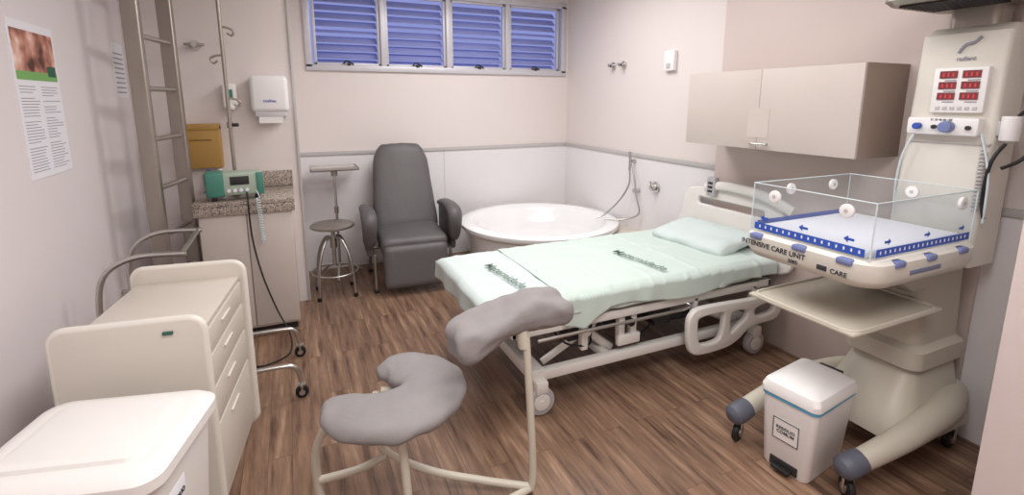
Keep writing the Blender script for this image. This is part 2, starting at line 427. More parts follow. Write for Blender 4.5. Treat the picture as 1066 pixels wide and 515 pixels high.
def sheet(name, x0, x1, foot, nearL, m, lift, farL=.09, seed=0, creases=()):
    bm = bmesh.new(); nu = 180; W = by1-by0
    grid = []
    us = [(-foot)+(x1-x0+foot)*i/nu for i in range(nu+1)]
    for u in us:
        dn = nearL(x0+max(u, 0)); row = []
        nv = 100
        for j in range(nv+1):
            s = -dn+(W+dn+farL)*j/nv
            x = x0+max(u, 0); z = .617+lift; y = by0+s; dr = 0
            if u < 0: dr = -u; x = x0-.012-.01*math.sin(s*22)*(-u/foot if foot else 0)
            if s < 0:
                dr = max(dr, -s); y = by0-.012-lift-.020*(noise.noise(Vector((x*9, seed, 1)))+.4)*(-s/.12)
            elif s > W: dr = max(dr, s-W); y = by1+.012
            if dr <= 0:
                e = min(s, W-s, u if foot else 9)
                z += .006*noise.noise(Vector((x*4, s*5, seed)))+.007*abs(noise.noise(Vector(((x+s)*6, (s-x)*3, seed+4))))-(.018*max(0, 1-e/.03)**2)
                for cx in creases: z += .005*math.exp(-((x-cx-.02*math.sin(s*5))/.014)**2)
                z += .005*math.exp(-((s-.47-.01*math.sin(x*6))/.013)**2)
            else: z -= .018+dr
            row.append(bm.verts.new((x, y, z)))
        grid.append(row)
    for A, B in zip(grid[:-1], grid[1:]):
        for k in range(len(A)-1): bm.faces.new((A[k], A[k+1], B[k+1], B[k]))
    o = fin(g, name, bm, m, ang=80)
    md = o.modifiers.new('thick', 'SOLIDIFY'); md.thickness = .003; md.offset = 1
sheet('bottom_sheet', bx0, bx1-.02, .11, lambda x: .085+.01*math.sin(x*9), M_sheet, .002, creases=(.93, 1.15))
def nl(x):
    return .10+.07*max(0, 1-abs(x-1.32)/.16)+.02*math.sin(x*7)
sheet('draw_sheet', 1.20, 2.60, 0, nl, M_sheet2, .010, seed=5, creases=(1.5, 1.78, 2.12))
text(g, 'sheet_print_1', 'Maternidade', .085, M_print, T((1.04, 2.42, .640)) @ R(-84, 'Z'), off=.004)
text(g, 'sheet_print_2', 'Maternidade', .085, M_print, T((1.89, 2.32, .6475)) @ R(-82, 'Z'), off=.004)
pad(g, 'pillow', (.38, .60, .08), M_sheet, T((2.57, 2.50, .674)) @ R(5, 'Z') @ R(-9, 'Y'), r=.038, bulge=.018, amp=.016)
def railplate(name, y, x0, z0):
    outer = [(0, .20), (.02, .25), (.08, .275), (.30, .27), (.50, .262), (.68, .275), (.735, .25), (.75, .2), (.735, .14), (.68, .11), (.5, .1), (.40, .04), (.3, .005), (.12, 0), (.04, .02), (.01, .08)]
    def hole(pts): return [(v.x, v.y) for v in catmull([(a, b, 0) for a, b in pts], 5, True)]
    h1 = hole([(.05, .20), (.08, .235), (.2, .24), (.27, .225), (.27, .12), (.24, .05), (.13, .04), (.07, .07)])
    h2 = hole([(.32, .22), (.42, .225), (.47, .2), (.46, .15), (.40, .11), (.33, .07), (.31, .13)])
    h3 = hole([(.52, .215), (.62, .235), (.69, .22), (.70, .17), (.66, .145), (.55, .14), (.51, .17)])
    plate(g, name, [hole(outer), h1, h2, h3], .04, M_bedw, T((x0, y, z0)) @ R(90, 'X'), bev=.012)
railplate('side_rail_near', by0-.06, 2.0, .145)
railplate('side_rail_far', by1+.06, 1.9, .145)
hb = [(v.x, v.y) for v in catmull([(0, 0, 0), (0, .25, 0), (.03, .38, 0), (.12, .43, 0), (.44, .45, 0), (.76, .43, 0), (.85, .38, 0), (.88, .25, 0), (.88, 0, 0)], 6, True)]
hh = rrect(.14, .31, .74, .385, .03)
plate(g, 'headboard', [hb, hh], .035, M_bedw, T((2.80, by0-.02, .52)) @ R(90, 'Z') @ R(90, 'X'), bev=.012)
tube(g, 'headboard_grip', [(2.785, 2.70, .97), (2.76, 2.5, 1.01), (2.75, 2.2, 1.0), (2.77, 1.98, .93)], .026, M_bedw, flat=(.8, 1.3))
box(g, 'headboard_control', (2.742, 2.58, .92), (2.79, 2.66, 1.06), M_lav, .012)
boxes(g, 'control_buttons', [((2.738, 2.60, .95+i*.03), (2.744, 2.64, .965+i*.03)) for i in range(3)], M_dark, .001)

# ================================================================= INFANT WARMER
g = G('infant_radiant_warmer', (2.45, 1.23, 0))
M_w = M_warm
for nm, P in (('leg_left', [(2.72, 1.36, .22), (2.5, 1.44, .24), (2.25, 1.49, .225), (2.02, 1.495, .18), (1.84, 1.49, .145)]),
              ('leg_right', [(2.78, 1.10, .24), (2.55, 1.02, .26), (2.3, 1.0, .24), (2.1, 1.02, .195), (1.96, 1.05, .15)])):
    tube(g, nm, P, .05, M_w, seg=20, flat=(.95, 1), radii=[.07, .065, .055, .048, .042])
    e = Vector(P[-1]); d = (Vector(P[-1])-Vector(P[-2])).normalized()
    tube(g, nm+'_bumper', [e-d*.06, e, e+d*.03, e+d*.05], .047, M_greypl, seg=20, radii=[.047, .05, .045, .02])
    caster(g, nm+'_caster', e.x+.01, e.y, .12, .046, a=20 if 'left' in nm else 60)
for i, (x, y) in enumerate([(2.7, 1.42), (2.72, 1.05)]): caster(g, f'rear_caster_{i}', x, y, .2, .046)
loft(g, 'pedestal', [(.15, rrect(2.26, 1.0, 2.82, 1.46, .1)), (.22, rrect(2.27, 1.02, 2.82, 1.44, .1)), (.30, rrect(2.33, 1.06, 2.80, 1.40, .09)), (.42, rrect(2.42, 1.09, 2.78, 1.37, .06)),
     (.44, rrect(2.39, 1.07, 2.79, 1.39, .06)), (.52, rrect(2.39, 1.07, 2.79, 1.39, .06)), (.54, rrect(2.43, 1.1, 2.78, 1.36, .05)), (.92, rrect(2.45, 1.12, 2.78, 1.34, .04))], M_w)
loft(g, 'tray_bracket', [(.80, rrect(2.35, 1.12, 2.6, 1.34, .04)), (.925, rrect(2.1, 1.08, 2.62, 1.42, .04))], M_w)
box(g, 'accessory_shelf', (1.84, 1.03, .735), (2.43, 1.49, .75), M_w, .006)
tube(g, 'shelf_lip', [(p[0], p[1], .75) for p in rrect(1.85, 1.04, 2.42, 1.48, .05)], .008, M_w, smooth=False, closed=True, seg=8)
boxes(g, 'shelf_arms', [((2.3, 1.12, .69), (2.5, 1.16, .735)), ((2.3, 1.32, .69), (2.5, 1.36, .735))], M_w, .004)
r1 = rrect(1.83, .985, 2.55, 1.555, .09)
r0 = rrect(1.90, 1.04, 2.50, 1.5, .08); rm = rrect(1.845, 1.0, 2.54, 1.54, .09)
loft(g, 'bassinet_tray', [(.915, r0), (.93, rm), (.96, r1), (1.02, r1), (1.03, rm)], M_warml, ang=50)
box(g, 'bassinet_mattress', (1.885, 1.045, 1.03), (2.505, 1.5, 1.062), M_lilac, .012, seg=3)
ax0, ax1, ay0, ay1, az0, az1 = 1.86, 2.525, 1.02, 1.525, 1.035, 1.245
boxes(g, 'acrylic_sides', [((ax0, ay0, az0), (ax0+.006, ay1, az1)), ((ax1-.006, ay0, az0), (ax1, ay1, az1))], M_acr, 0)
boxes(g, 'acrylic_ends', [((ax0+.008, ay0, az0), (ax1-.008, ay0+.006, az1)), ((ax0+.008, ay1-.006, az0), (ax1-.008, ay1, az1))], M_acr, 0)
bm = bmesh.new()
for P in ([(ax0, ay0, az1), (ax0, ay1, az1)], [(ax0, ay0, az1), (ax1, ay0, az1)], [(ax1, ay0, az1), (ax1, ay1, az1)], [(ax0, ay1, az1), (ax1, ay1, az1)],
          [(ax0, ay0, az0), (ax0, ay0, az1)], [(ax1, ay0, az0), (ax1, ay0, az1)], [(ax0, ay1, az0), (ax0, ay1, az1)], [(ax1, ay1, az0), (ax1, ay1, az1)]):
    tube_bm(bm, P, .0026, smooth=False, seg=6)
fin(g, 'acrylic_polished_edges', bm, M_label)
boxes(g, 'ruler_tape', [((ax0-.002, ay0+.02, az0+.008), (ax0-.0005, ay1-.02, az0+.038)), ((ax0+.03, ay0-.002, az0+.008), (ax1-.02, ay0-.0005, az0+.038)),
      ((ax0+.03, ay1-.008, az0+.008), (ax1-.02, ay1-.0065, az0+.038))], M_blue, 0)
L = []
for i in range(16):
    y = ay0+.035+i*.028
    L.append(((ax0-.003, y, az0+.018), (ax0-.002, y+.006, az0+.030)))
for i in range(20):
    x = ax0+.05+i*.0295
    L.append(((x, ay0-.003, az0+.018), (x+.006, ay0-.002, az0+.030)))
boxes(g, 'ruler_marks', L, M_paper, 0)
bm = bmesh.new()
def arrow(P0, ud, s):
    P0 = Vector(P0); ud = Vector(ud); z = Vector((0, 0, 1))
    vs = [bm.verts.new(P0+ud*a*s+z*b*s) for a, b in ((-1, -.25), (.1, -.25), (.1, -.7), (1, 0), (.1, .7), (.1, .25), (-1, .25))]
    bm.faces.new(vs)
for y in (1.10, 1.28, 1.46): arrow((ax0-.002, y, az0+.062), (0, 1, 0), .02)
for x in (1.95, 2.2, 2.44): arrow((x, ay0-.002, az0+.062), (1, 0, 0), .02)
fin(g, 'arrow_stickers', bm, M_blue)
bm = bmesh.new(); bm2 = bmesh.new()
for (p, n) in (((ax0, 1.12, 1.20), (1, 0, 0)), ((ax0, 1.42, 1.20), (1, 0, 0)), ((2.10, ay1, 1.20), (0, 1, 0)), ((2.40, ay1, 1.20), (0, 1, 0)), ((2.42, ay0, 1.2), (0, 1, 0)), ((ax1, 1.25, 1.2), (1, 0, 0))):
    p = Vector(p); n = Vector(n); cyls_bm(bm, p-n*.007, p+n*.007, .026, seg=24, bev=.003); cyls_bm(bm2, p-n*.008, p+n*.008, .008, seg=16)
fin(g, 'tube_grommets', bm, M_plast); fin(g, 'grommet_holes', bm2, M_trim)
bm = bmesh.new()
for y in (1.09, 1.27, 1.47): bbox_bm(bm, (1.822, y-.03, 1.005), (1.858, y+.03, 1.03), .008)
for x in (1.98, 2.18, 2.4): bbox_bm(bm, (x-.03, .976, 1.005), (x+.03, 1.014, 1.03), .008)
fin(g, 'panel_latches', bm, M_bluel)
text(g, 'label_text', 'INTENSIVE CARE UNIT', .030, M_inkd, T((1.8285, 1.39, .985)) @ R(-90, 'Z') @ R(90, 'X'))
text(g, 'label_text_2', '2085', .022, M_inkd, T((1.8285, 1.29, .955)) @ R(-90, 'Z') @ R(90, 'X'))
bm = bmesh.new(); bbox_bm(bm, (1.8275, 1.15, .958), (1.832, 1.19, .978), .002); fin(g, 'label_badges', bm, M_inkd)
text(g, 'label_text_3', 'CARE', .026, M_inkd, T((1.8285, 1.105, .966)) @ R(-90, 'Z') @ R(90, 'X'))
box(g, 'front_badge', (2.05, .982, .966), (2.25, .987, .984), mat('badge_blue_grey', (110, 116, 140), .5), .002)
loft(g, 'control_column', [(.90, rrect(2.58, 1.035, 2.80, 1.37, .02)), (1.2, rrect(2.6, 1.035, 2.80, 1.36, .02)), (1.88, rrect(2.62, 1.035, 2.80, 1.345, .02)), (1.91, rrect(2.66, 1.05, 2.79, 1.33, .02))], M_warml)
box(g, 'column_gap_line', (2.598, 1.04, 1.42), (2.62, 1.34, 1.425), M_trim, 0)
box(g, 'display_frame', (2.585, 1.075, 1.55), (2.63, 1.265, 1.74), M_plast, .008)
L = []; D = []
for r_ in range(3):
    for c in range(2):
        y1 = 1.240-c*.08; z1 = 1.725-r_*.045
        L.append(((2.581, y1-.062, z1-.030), (2.587, y1, z1)))
        for k in range(3): D.append(((2.5795, y1-.052+k*.017, z1-.024), (2.5812, y1-.046+k*.017, z1-.008)))
boxes(g, 'display_windows', L, mat('dark_red_window', (128, 62, 66), .3), 0); boxes(g, 'display_digits', D, M_red, 0)
boxes(g, 'keypad_buttons', [((2.582, 1.095+i*.026, 1.562), (2.587, 1.111+i*.026, 1.576)) for i in range(6)], M_trim, .001)
boxes(g, 'display_captions', [((2.5825, 1.10+c*.08, 1.684-r_*.045), (2.5855, 1.14+c*.08, 1.688-r_*.045)) for c in range(2) for r_ in range(3)], M_ink, 0)
text(g, 'column_logo', 'radiant', .024, M_ink, T((2.6125, 1.17, 1.775)) @ R(-90, 'Z') @ R(90, 'X'))
tube(g, 'logo_bird', [(2.613, 1.20, 1.80), (2.613, 1.18, 1.83), (2.613, 1.15, 1.84), (2.613, 1.13, 1.86)], .006, M_ink)
box(g, 'oxygen_module', (2.56, 1.07, 1.455), (2.62, 1.33, 1.53), M_plast, .01)
cyl(g, 'blue_knob', (2.52, 1.17, 1.492), (2.56, 1.17, 1.492), .024, M_bluel, bev=.004)
cyl(g, 'white_knob', (2.53, 1.28, 1.492), (2.56, 1.28, 1.492), .014, M_blue, bev=.003)
bm = bmesh.new()
for y in (1.1, 1.22): cyls_bm(bm, (2.545, y, 1.49), (2.56, y, 1.49), .009, seg=12)
fin(g, 'ports', bm, M_dark)
text(g, 'module_scale', '21 30 40 60 100', .012, M_inkd, T((2.5595, 1.2, 1.52)) @ R(-90, 'Z') @ R(90, 'X'))
cyl(g, 'suction_bottle', (2.64, 1.0, 1.44), (2.64, 1.0, 1.54), .032, M_plast, bev=.006)
box(g, 'bottle_bracket', (2.62, 1.02, 1.46), (2.68, 1.04, 1.52), M_trim, .003)
tubes(g, 'black_hoses', [[(2.62, 1.0, 1.43), (2.58, 1.02, 1.35), (2.59, 1.03, 1.2), (2.6, 1.02, 1.12)], [(2.66, .99, 1.54), (2.66, .95, 1.57), (2.68, .92, 1.5), (2.66, .95, 1.38), (2.62, 1.0, 1.33)],
      [(2.68, .93, 1.47), (2.68, .9, 1.40), (2.66, .92, 1.33)]], .007, M_black)
tubes(g, 'clear_hoses', [[(2.57, 1.30, 1.455), (2.56, 1.33, 1.35), (2.57, 1.345, 1.2), (2.58, 1.34, 1.08)], [(2.57, 1.06, 1.47), (2.58, 1.02, 1.3), (2.6, 1.02, 1.1)]], .005, M_label)
hel = [(2.59+.012*math.cos(i*.8), 1.05+.012*math.sin(i*.8), 1.40-.26*i/130) for i in range(131)]
tube(g, 'coiled_grey_tube', hel, .003, M_trim, smooth=False, seg=6)
loft(g, 'neck', [(1.91, rrect(2.66, 1.1, 2.78, 1.28, .03)), (2.05, rrect(2.66, 1.1, 2.78, 1.28, .03))], M_steelm)
loft(g, 'heater_canopy', [(1.99, rrect(2.34, 1.02, 2.80, 1.36, .06)), (2.01, rrect(2.32, 1.0, 2.81, 1.38, .07)), (2.10, rrect(2.34, 1.02, 2.80, 1.36, .07)), (2.14, rrect(2.4, 1.08, 2.78, 1.30, .06))], M_steelm)
boxes(g, 'canopy_grille', [((2.37+i*.03, 1.06, 1.982), (2.382+i*.03, 1.32, 1.99)) for i in range(9)], M_dark, 0)

# ================================================================= PEDAL BIN
g = G('pedal_bin', (2.01, 1.275, 0), rz=8, world=False)
def rr2(a, b, r=.03): return rrect(-a, -b, a, b, r)
loft(g, 'body', [(.0, rr2(.145, .095)), (.01, rr2(.15, .1)), (.345, rr2(.168, .118))], M_plast)
loft(g, 'blue_liner', [(.335, rr2(.171, .121)), (.352, rr2(.172, .122))], mat('blue_bag', (96, 170, 206), .4))
loft(g, 'lid', [(.352, rr2(.175, .125)), (.375, rr2(.175, .125)), (.40, rr2(.165, .115)), (.418, rr2(.13, .085)), (.422, rr2(.10, .06))], M_plast, ang=25)
box(g, 'hinge', (.155, -.05, .37), (.19, .05, .40), M_dark, .006)
box(g, 'pedal_recess', (-.157, -.06, .012), (-.14, .06, .055), M_dark, .003)
box(g, 'pedal', (-.185, -.04, .018), (-.145, .04, .03), M_black, .004)
pl = T((-.163, .0, .2)) @ R(-90, 'Z') @ R(93, 'X')
box(g, 'label', (-.055, -.05, -.001), (.055, .05, .001), M_plast, 0, M=pl)
boxes(g, 'label_border', [((-.055, -.05, 0), (.055, -.047, .0022)), ((-.055, .047, 0), (.055, .05, .0022)), ((-.055, -.05, 0), (-.052, .05, .0022)), ((.052, -.05, 0), (.055, .05, .0022))], M_inkd, 0, M=pl)
text(g, 'label_text', 'RESIDUO\nCOMUM', .020, M_inkd, pl @ T((0, 0, .0022)), off=.002)

# ================================================================= UPPER CABINET
g = G('wall_cabinet', (2.66, 2.05, 1.55))
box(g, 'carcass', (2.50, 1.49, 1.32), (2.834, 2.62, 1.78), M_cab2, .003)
boxes(g, 'doors', [((2.482, 1.492, 1.322), (2.50, 2.052, 1.778)), ((2.482, 2.055, 1.322), (2.50, 2.618, 1.778))], M_cab, .002)
tubes(g, 'handles', [[(2.48, 1.98, 1.355), (2.46, 1.98, 1.355), (2.455, 2.03, 1.355), (2.46, 2.08, 1.355), (2.48, 2.08, 1.355)]], .006, M_steel)
box(g, 'paper_label', (2.4805, 1.98, 1.39), (2.482, 2.12, 1.56), M_cab, 0)

# ================================================================= TUB
g = G('birthing_tub', (2.10, 4.07, 0))
c = (2.10, 4.07, 0)
lathe(g, 'tub_shell', [(.60, 0), (.66, .2), (.70, .40), (.71, .445), (.735, .45), (.748, .465), (.745, .495), (.73, .505), (.66, .508), (.62, .50), (.59, .46), (.55, .36), (.48, .30), (.3, .28), (0, .275)], M_tubs, c=c, seg=96)
dk = [(2.858, 3.30), (2.858, 4.88), (1.75, 4.88)]+[(2.10+.715*math.cos(rad(a)), 4.07+.715*math.sin(rad(a))) for a in range(114, -56, -4)]+[(2.45, 3.30)]
loft(g, 'corner_deck', [(0, dk), (.43, dk)], M_deck)
lathe(g, 'drain', [(0, .285), (.04, .285), (.045, .279)], M_steel, c=c, seg=24)
g = G('hand_shower', (2.84, 3.6, 1.0))
cyl(g, 'wall_bracket', (2.86, 3.63, 1.06), (2.81, 3.63, 1.06), .016, M_steel)
tube(g, 'shower_handle', [(2.80, 3.63, .98), (2.80, 3.63, 1.08), (2.79, 3.63, 1.15)], .012, M_steel, n=4)
tubes(g, 'hose', [[(2.80, 3.63, .98), (2.79, 3.62, .85), (2.74, 3.68, .7), (2.62, 3.74, .56), (2.55, 3.78, .525)], [(2.80, 3.60, 1.04), (2.80, 3.55, .9), (2.80, 3.52, .75), (2.82, 3.5, .6), (2.74, 3.6, .53), (2.6, 3.72, .525)]], .008, M_steel)
cyl(g, 'hose_outlet', (2.86, 3.56, .80), (2.80, 3.56, .80), .02, M_steel)
g = G('shower_tap', (2.85, 3.33, .865))
cyl(g, 'rosette', (2.86, 3.33, .865), (2.845, 3.33, .865), .05, M_steel, bev=.004)
cyl(g, 'knob', (2.845, 3.33, .865), (2.80, 3.33, .865), .028, M_steel, bev=.006)
tube(g, 'lever', [(2.81, 3.33, .865), (2.80, 3.34, .92)], .008, M_steel, smooth=False)
for y in (4.02, 3.86):
    g = G('gas_wall_outlet', (2.86, y, 1.93))
    cyl(g, 'base', (2.87, y, 1.93), (2.85, y, 1.93), .032, M_steel, bev=.004)
    cyl(g, 'valve', (2.85, y, 1.93), (2.80, y, 1.93), .017, M_steel, bev=.003)
    tube(g, 'nozzle', [(2.82, y, 1.93), (2.815, y-.02, 1.93), (2.80, y-.035, 1.92)], .008, M_dark)
g = G('wall_junction_box', (2.85, 3.23, 1.92))
box(g, 'case', (2.83, 3.17, 1.84), (2.87, 3.29, 2.0), M_plast, .008); box(g, 'switch', (2.825, 3.21, 1.86), (2.832, 3.25, 1.9), M_trim, .002)

# ================================================================= RECLINER
g = G('recliner_chair', (.91, 4.33, 0), rz=-3, world=False)
def taper(p):
    k = 1+.10*max(-1, min(1, -p.z/.38)) - .16*max(0, (p.z-.22)/.16)**2
    return Vector((p.x*k, p.y-.025*math.cos(p.x*6), p.z))
pad(g, 'backrest', (.54, .13, .82), M_grey, T((0, .24, .81)) @ R(-20, 'X'), r=.05, fn=taper, amp=.006)
pad(g, 'seat_cushion', (.56, .56, .14), M_grey, T((0, -.08, .42)) @ R(4, 'X'), r=.045, bulge=.02, amp=.006)
pad(g, 'leg_rest', (.54, .12, .36), M_grey, T((0, -.36, .24)) @ R(-8, 'X'), r=.045, bulge=0)
for s, n_ in ((-1, 'left'), (1, 'right')):
    x = s*.36
    tube(g, f'armrest_{n_}', [(x, .24, .64), (x, .05, .67), (x, -.16, .675), (x, -.27, .65), (x, -.30, .58), (x, -.27, .46), (x, -.25, .40)], .05, M_grey, seg=16, flat=(1.05, .7), radii=[.04, .055, .06, .062, .058, .05, .03])
    box(g, f'side_panel_{n_}', (x-.025, -.22, .30), (x+.025, .26, .64), M_grey, .02)
    tubes(g, f'side_frame_{n_}', [[(x*.9, -.24, .32), (x*.9, -.26, .02)], [(x*.9, .24, .32), (x*.9, .30, .02)], [(x*.9, -.25, .32), (x*.9, .25, .32)]], .015, M_steelm, smooth=False)
    boxes(g, f'feet_{n_}', [((x*.9-.02, -.285, 0), (x*.9+.02, -.235, .025)), ((x*.9-.02, .28, 0), (x*.9+.02, .33, .025))], M_dark, .004)
tube(g, 'cross_bar', [(-.32, 0, .32), (.32, 0, .32)], .015, M_steelm, smooth=False)

# ================================================================= STOOL + TRAY STAND
g = G('steel_stool', (.26, 4.22, 0), world=False)
lathe(g, 'seat', [(0, .575), (.165, .575), (.175, .582), (.175, .596), (.165, .603), (0, .603)], M_steelm, seg=48)
cyl(g, 'spindle', (0, 0, .25), (0, 0, .575), .016, M_steel)
cyl(g, 'hub', (0, 0, .40), (0, 0, .50), .028, M_steel)
L = []
for k in range(4):
    a = rad(45+90*k); cx, sy = math.cos(a), math.sin(a)
    L.append([(cx*.02, sy*.02, .49), (cx*.09, sy*.09, .47), (cx*.17, sy*.17, .30), (cx*.20, sy*.20, .012)])
tubes(g, 'legs', L, .011, M_steel)
tube(g, 'foot_ring', [(math.cos(rad(a))*.185, math.sin(rad(a))*.185, .2) for a in range(0, 360, 20)], .008, M_steel, closed=True, n=2)
bm = bmesh.new()
for k in range(4):
    a = rad(45+90*k); cyls_bm(bm, (math.cos(a)*.2, math.sin(a)*.2, 0), (math.cos(a)*.2, math.sin(a)*.2, .03), .017, seg=16)
fin(g, 'rubber_feet', bm, M_black)
g = G('instrument_tray_stand', (.33, 4.64, 0), world=False)
boxes(g, 'tray', [((-.2, -.14, 1.0), (.2, .14, 1.006)), ((-.2, -.14, 1.0), (.2, -.134, 1.025)), ((-.2, .134, 1.0), (.2, .14, 1.025)), ((-.2, -.14, 1.0), (-.194, .14, 1.025)), ((.194, -.14, 1.0), (.2, .14, 1.025))], M_steel, 0)
cyl(g, 'pole', (0, 0, .1), (0, 0, 1.0), .012, M_steel)
cyl(g, 'collar', (0, 0, .6), (0, 0, .66), .02, M_steelm); cyl(g, 'tray_socket', (0, 0, .94), (0, 0, 1.0), .028, M_steelm)
L = [[(0, 0, .11), (math.cos(rad(a))*.1, math.sin(rad(a))*.1, .10), (math.cos(rad(a))*.2, math.sin(rad(a))*.2, .02)] for a in (20, 140, 260)]
tubes(g, 'feet', L, .012, M_steel)

# ================================================================= BIRTHING STOOL
g = G('birthing_stool', (.27, 1.75, 0))
bm = bmesh.new()
P = []; oa = 132; half = 34
for i in range(25):
    a = rad(oa+half+(360-2*half)*i/24); rr_ = .152
    P.append((.275+rr_*1.08*math.cos(a), 1.765+rr_*math.sin(a), .50))
tube_bm(bm, P, .1, seg=32, n=4, flat=(1, .46), radii=[.02, .085, .108, .118, .122, .126, .130, .132, .134, .134, .134, .132, .130, .126, .122, .118, .108, .085, .02])
for v in bm.verts:
    q = v.co.copy(); v.co += Vector((0, 0, 1))*.012*noise.noise(q*9)+noise.noise_vector(q*16)*.007
    if v.co.z > .53: v.co.z = .53+(v.co.z-.53)*.5
fin(g, 'horseshoe_seat', bm, M_greyc, ang=70)
pad(g, 'back_pad', (.52, .18, .12), M_greyc, T((.74, 1.67, .75)) @ R(6, 'Z') @ R(-7, 'Y') @ R(14, 'X'), r=.05, bulge=.005, amp=.026, ns=9, cuts=24, fn=lambda p: Vector((p.x, p.y+.04*math.cos(p.x*5.5)-.02, p.z+.015*math.cos(p.x*6)-.015)))
tubes(g, 'frame_tubes', [
    [(.79, 1.63, .68), (.80, 1.61, .4), (.81, 1.60, .1), (.80, 1.60, .02)],
    [(.11, 1.78, .45), (.05, 1.81, .40), (.0, 1.84, .28), (.0, 1.83, .12), (.03, 1.79, .04), (.10, 1.72, .02)],
    [(.28, 1.60, .46), (.29, 1.58, .25), (.30, 1.56, .02)],
    [(.24, 1.88, .44), (.22, 1.88, .32), (.26, 1.87, .18), (.42, 1.78, .10), (.62, 1.68, .06), (.80, 1.60, .03)],
    [(.10, 1.72, .02), (.20, 1.62, .02), (.30, 1.56, .02), (.50, 1.55, .02), (.80, 1.60, .025)],
    [(.0, 1.83, .16), (.15, 1.84, .15), (.26, 1.86, .16)],
    [(.13, 1.76, .45), (.18, 1.68, .455), (.28, 1.63, .455), (.40, 1.70, .455), (.36, 1.82, .455), (.26, 1.87, .45)]], .016, M_tubecream)
cyl(g, 'pad_bracket', (.785, 1.635, .64), (.775, 1.645, .72), .025, M_tubecream)

# ================================================================= DRAWER TROLLEY
g = G('bedside_drawer_cabinet', (-.50, 2.22, 0), rz=-7, world=False)
box(g, 'carcass', (-.19, -.29, .07), (.185, .29, .79), M_lam, .004)
box(g, 'top_surface', (-.20, -.295, .79), (.20, .295, .81), M_lam2, .004)
pp = rrect(-.215, .06, .215, .87, .045, 8)
for y, n_ in ((-.31, 'near'), (.31, 'far')):
    plate(g, f'end_panel_{n_}', [pp], .03, M_lam, T((0, y, 0)) @ R(90, 'X'), bev=.004)
    tube(g, f'end_panel_edge_{n_}', [(p[0], y, p[1]) for p in pp], .0155, M_edge, smooth=False, closed=True, seg=8)
L = []
for z0, z1 in ((.09, .40), (.41, .55), (.56, .68), (.69, .785)): L.append(((.187, -.285, z0), (.205, .285, z1)))
boxes(g, 'drawer_fronts', L, M_lam2, .003)
boxes(g, 'drawer_pulls', [((.205, -.06, z), (.212, .06, z+.008)) for z in (.35, .50, .635, .745)], M_edge, .002)
boxes(g, 'maker_plate', [((.10, .323, .80), (.14, .33, .815)), ((.10, -.334, .828), (.13, -.325, .838))], mat('green_plate', (40, 90, 80), .4), 0)
for i, (x, y) in enumerate([(-.15, -.25), (.15, -.25), (-.15, .25), (.15, .25)]): caster(g, f'caster_{i}', x, y, .08, .028)

# ================================================================= BIG WASTE BIN
g = G('waste_bin', (-.54, 1.555, 0), rz=-14, world=False)
loft(g, 'body', [(.0, rr2(.16, .15, .05)), (.03, rr2(.17, .16, .05)), (.66, rr2(.215, .185, .05))], M_plastw)
loft(g, 'lid_rim', [(.655, rr2(.225, .195, .06)), (.66, rr2(.235, .205, .06)), (.69, rr2(.235, .205, .06)), (.705, rr2(.22, .19, .06)), (.712, rr2(.19, .16, .05))], M_plastw, ang=30)
loft(g, 'lid_panel', [(.708, rr2(.165, .14, .03)), (.722, rr2(.160, .135, .03)), (.726, rr2(.15, .125, .03))], M_plastw, ang=30)
box(g, 'label', (.198, -.12, .50), (.21, -.02, .58), M_paper, .001)
text(g, 'label_text', 'RESIDUO', .020, M_inkd, T((.2112, -.07, .54)) @ R(90, 'Z') @ R(90, 'X'))

# ================================================================= WALL LADDER
g = G('steel_wall_ladder', (-.70, 3.65, 0))
A = Vector((-.75, 3.43, 0)); B = Vector((-.665, 3.85, 0)); d = (B-A).normalized(); rot = math.degrees(math.atan2(d.y, d.x))
for P, n_ in ((A, 'near'), (B, 'far')):
    box(g, f'rail_{n_}', (-.022, -.042, 0), (.022, .042, ZC-.01), M_steelm, .008, M=T(P) @ R(rot, 'Z'), seg=3)
bm = bmesh.new()
for k in range(9):
    z = .22+.29*k
    tube_bm(bm, [A+Vector((0, 0, z)), B+Vector((0, 0, z))], .018, smooth=False, seg=14, flat=(1.2, .85))
fin(g, 'rungs', bm, M_steel)
tubes(g, 'wall_brackets', [[A+Vector((0, 0, 2.5)), (-.965, 3.43, 2.5)], [B+Vector((0, 0, 2.5)), (-.965, 3.85, 2.5)], [A+Vector((0, 0, .5)), (-.965, 3.43, .5)]], .012, M_steel, smooth=False)

# ================================================================= STEEL CART FRAME
g = G('steel_cart_frame', (-.4, 2.95, 0))
L = []
for y in (2.72, 3.2):
    L.append([(-.50, y, .88), (-.70, y, .885), (-.82, y, .82), (-.86, y, .68), (-.86, y, .4), (-.84, y, .24), (-.76, y, .20), (-.5, y, .20), (-.16, y, .20), (-.07, y, .18), (-.045, y, .10)])
tubes(g, 'c_frames', L, .013, M_steel)
tubes(g, 'cross_bars', [[(-.86, 2.72, .5), (-.86, 3.2, .5)], [(-.6, 2.72, .2), (-.6, 3.2, .2)], [(-.52, 2.72, .88), (-.52, 3.2, .88)]], .011, M_steel, smooth=False)
box(g, 'lower_shelf', (-.82, 2.73, .205), (-.42, 3.19, .22), M_steelm, .004)
for i, (x, y) in enumerate([(-.045, 2.72), (-.045, 3.2), (-.76, 2.72), (-.76, 3.2)]): caster(g, f'caster_{i}', x, y, .19 if i > 1 else .12, .034)

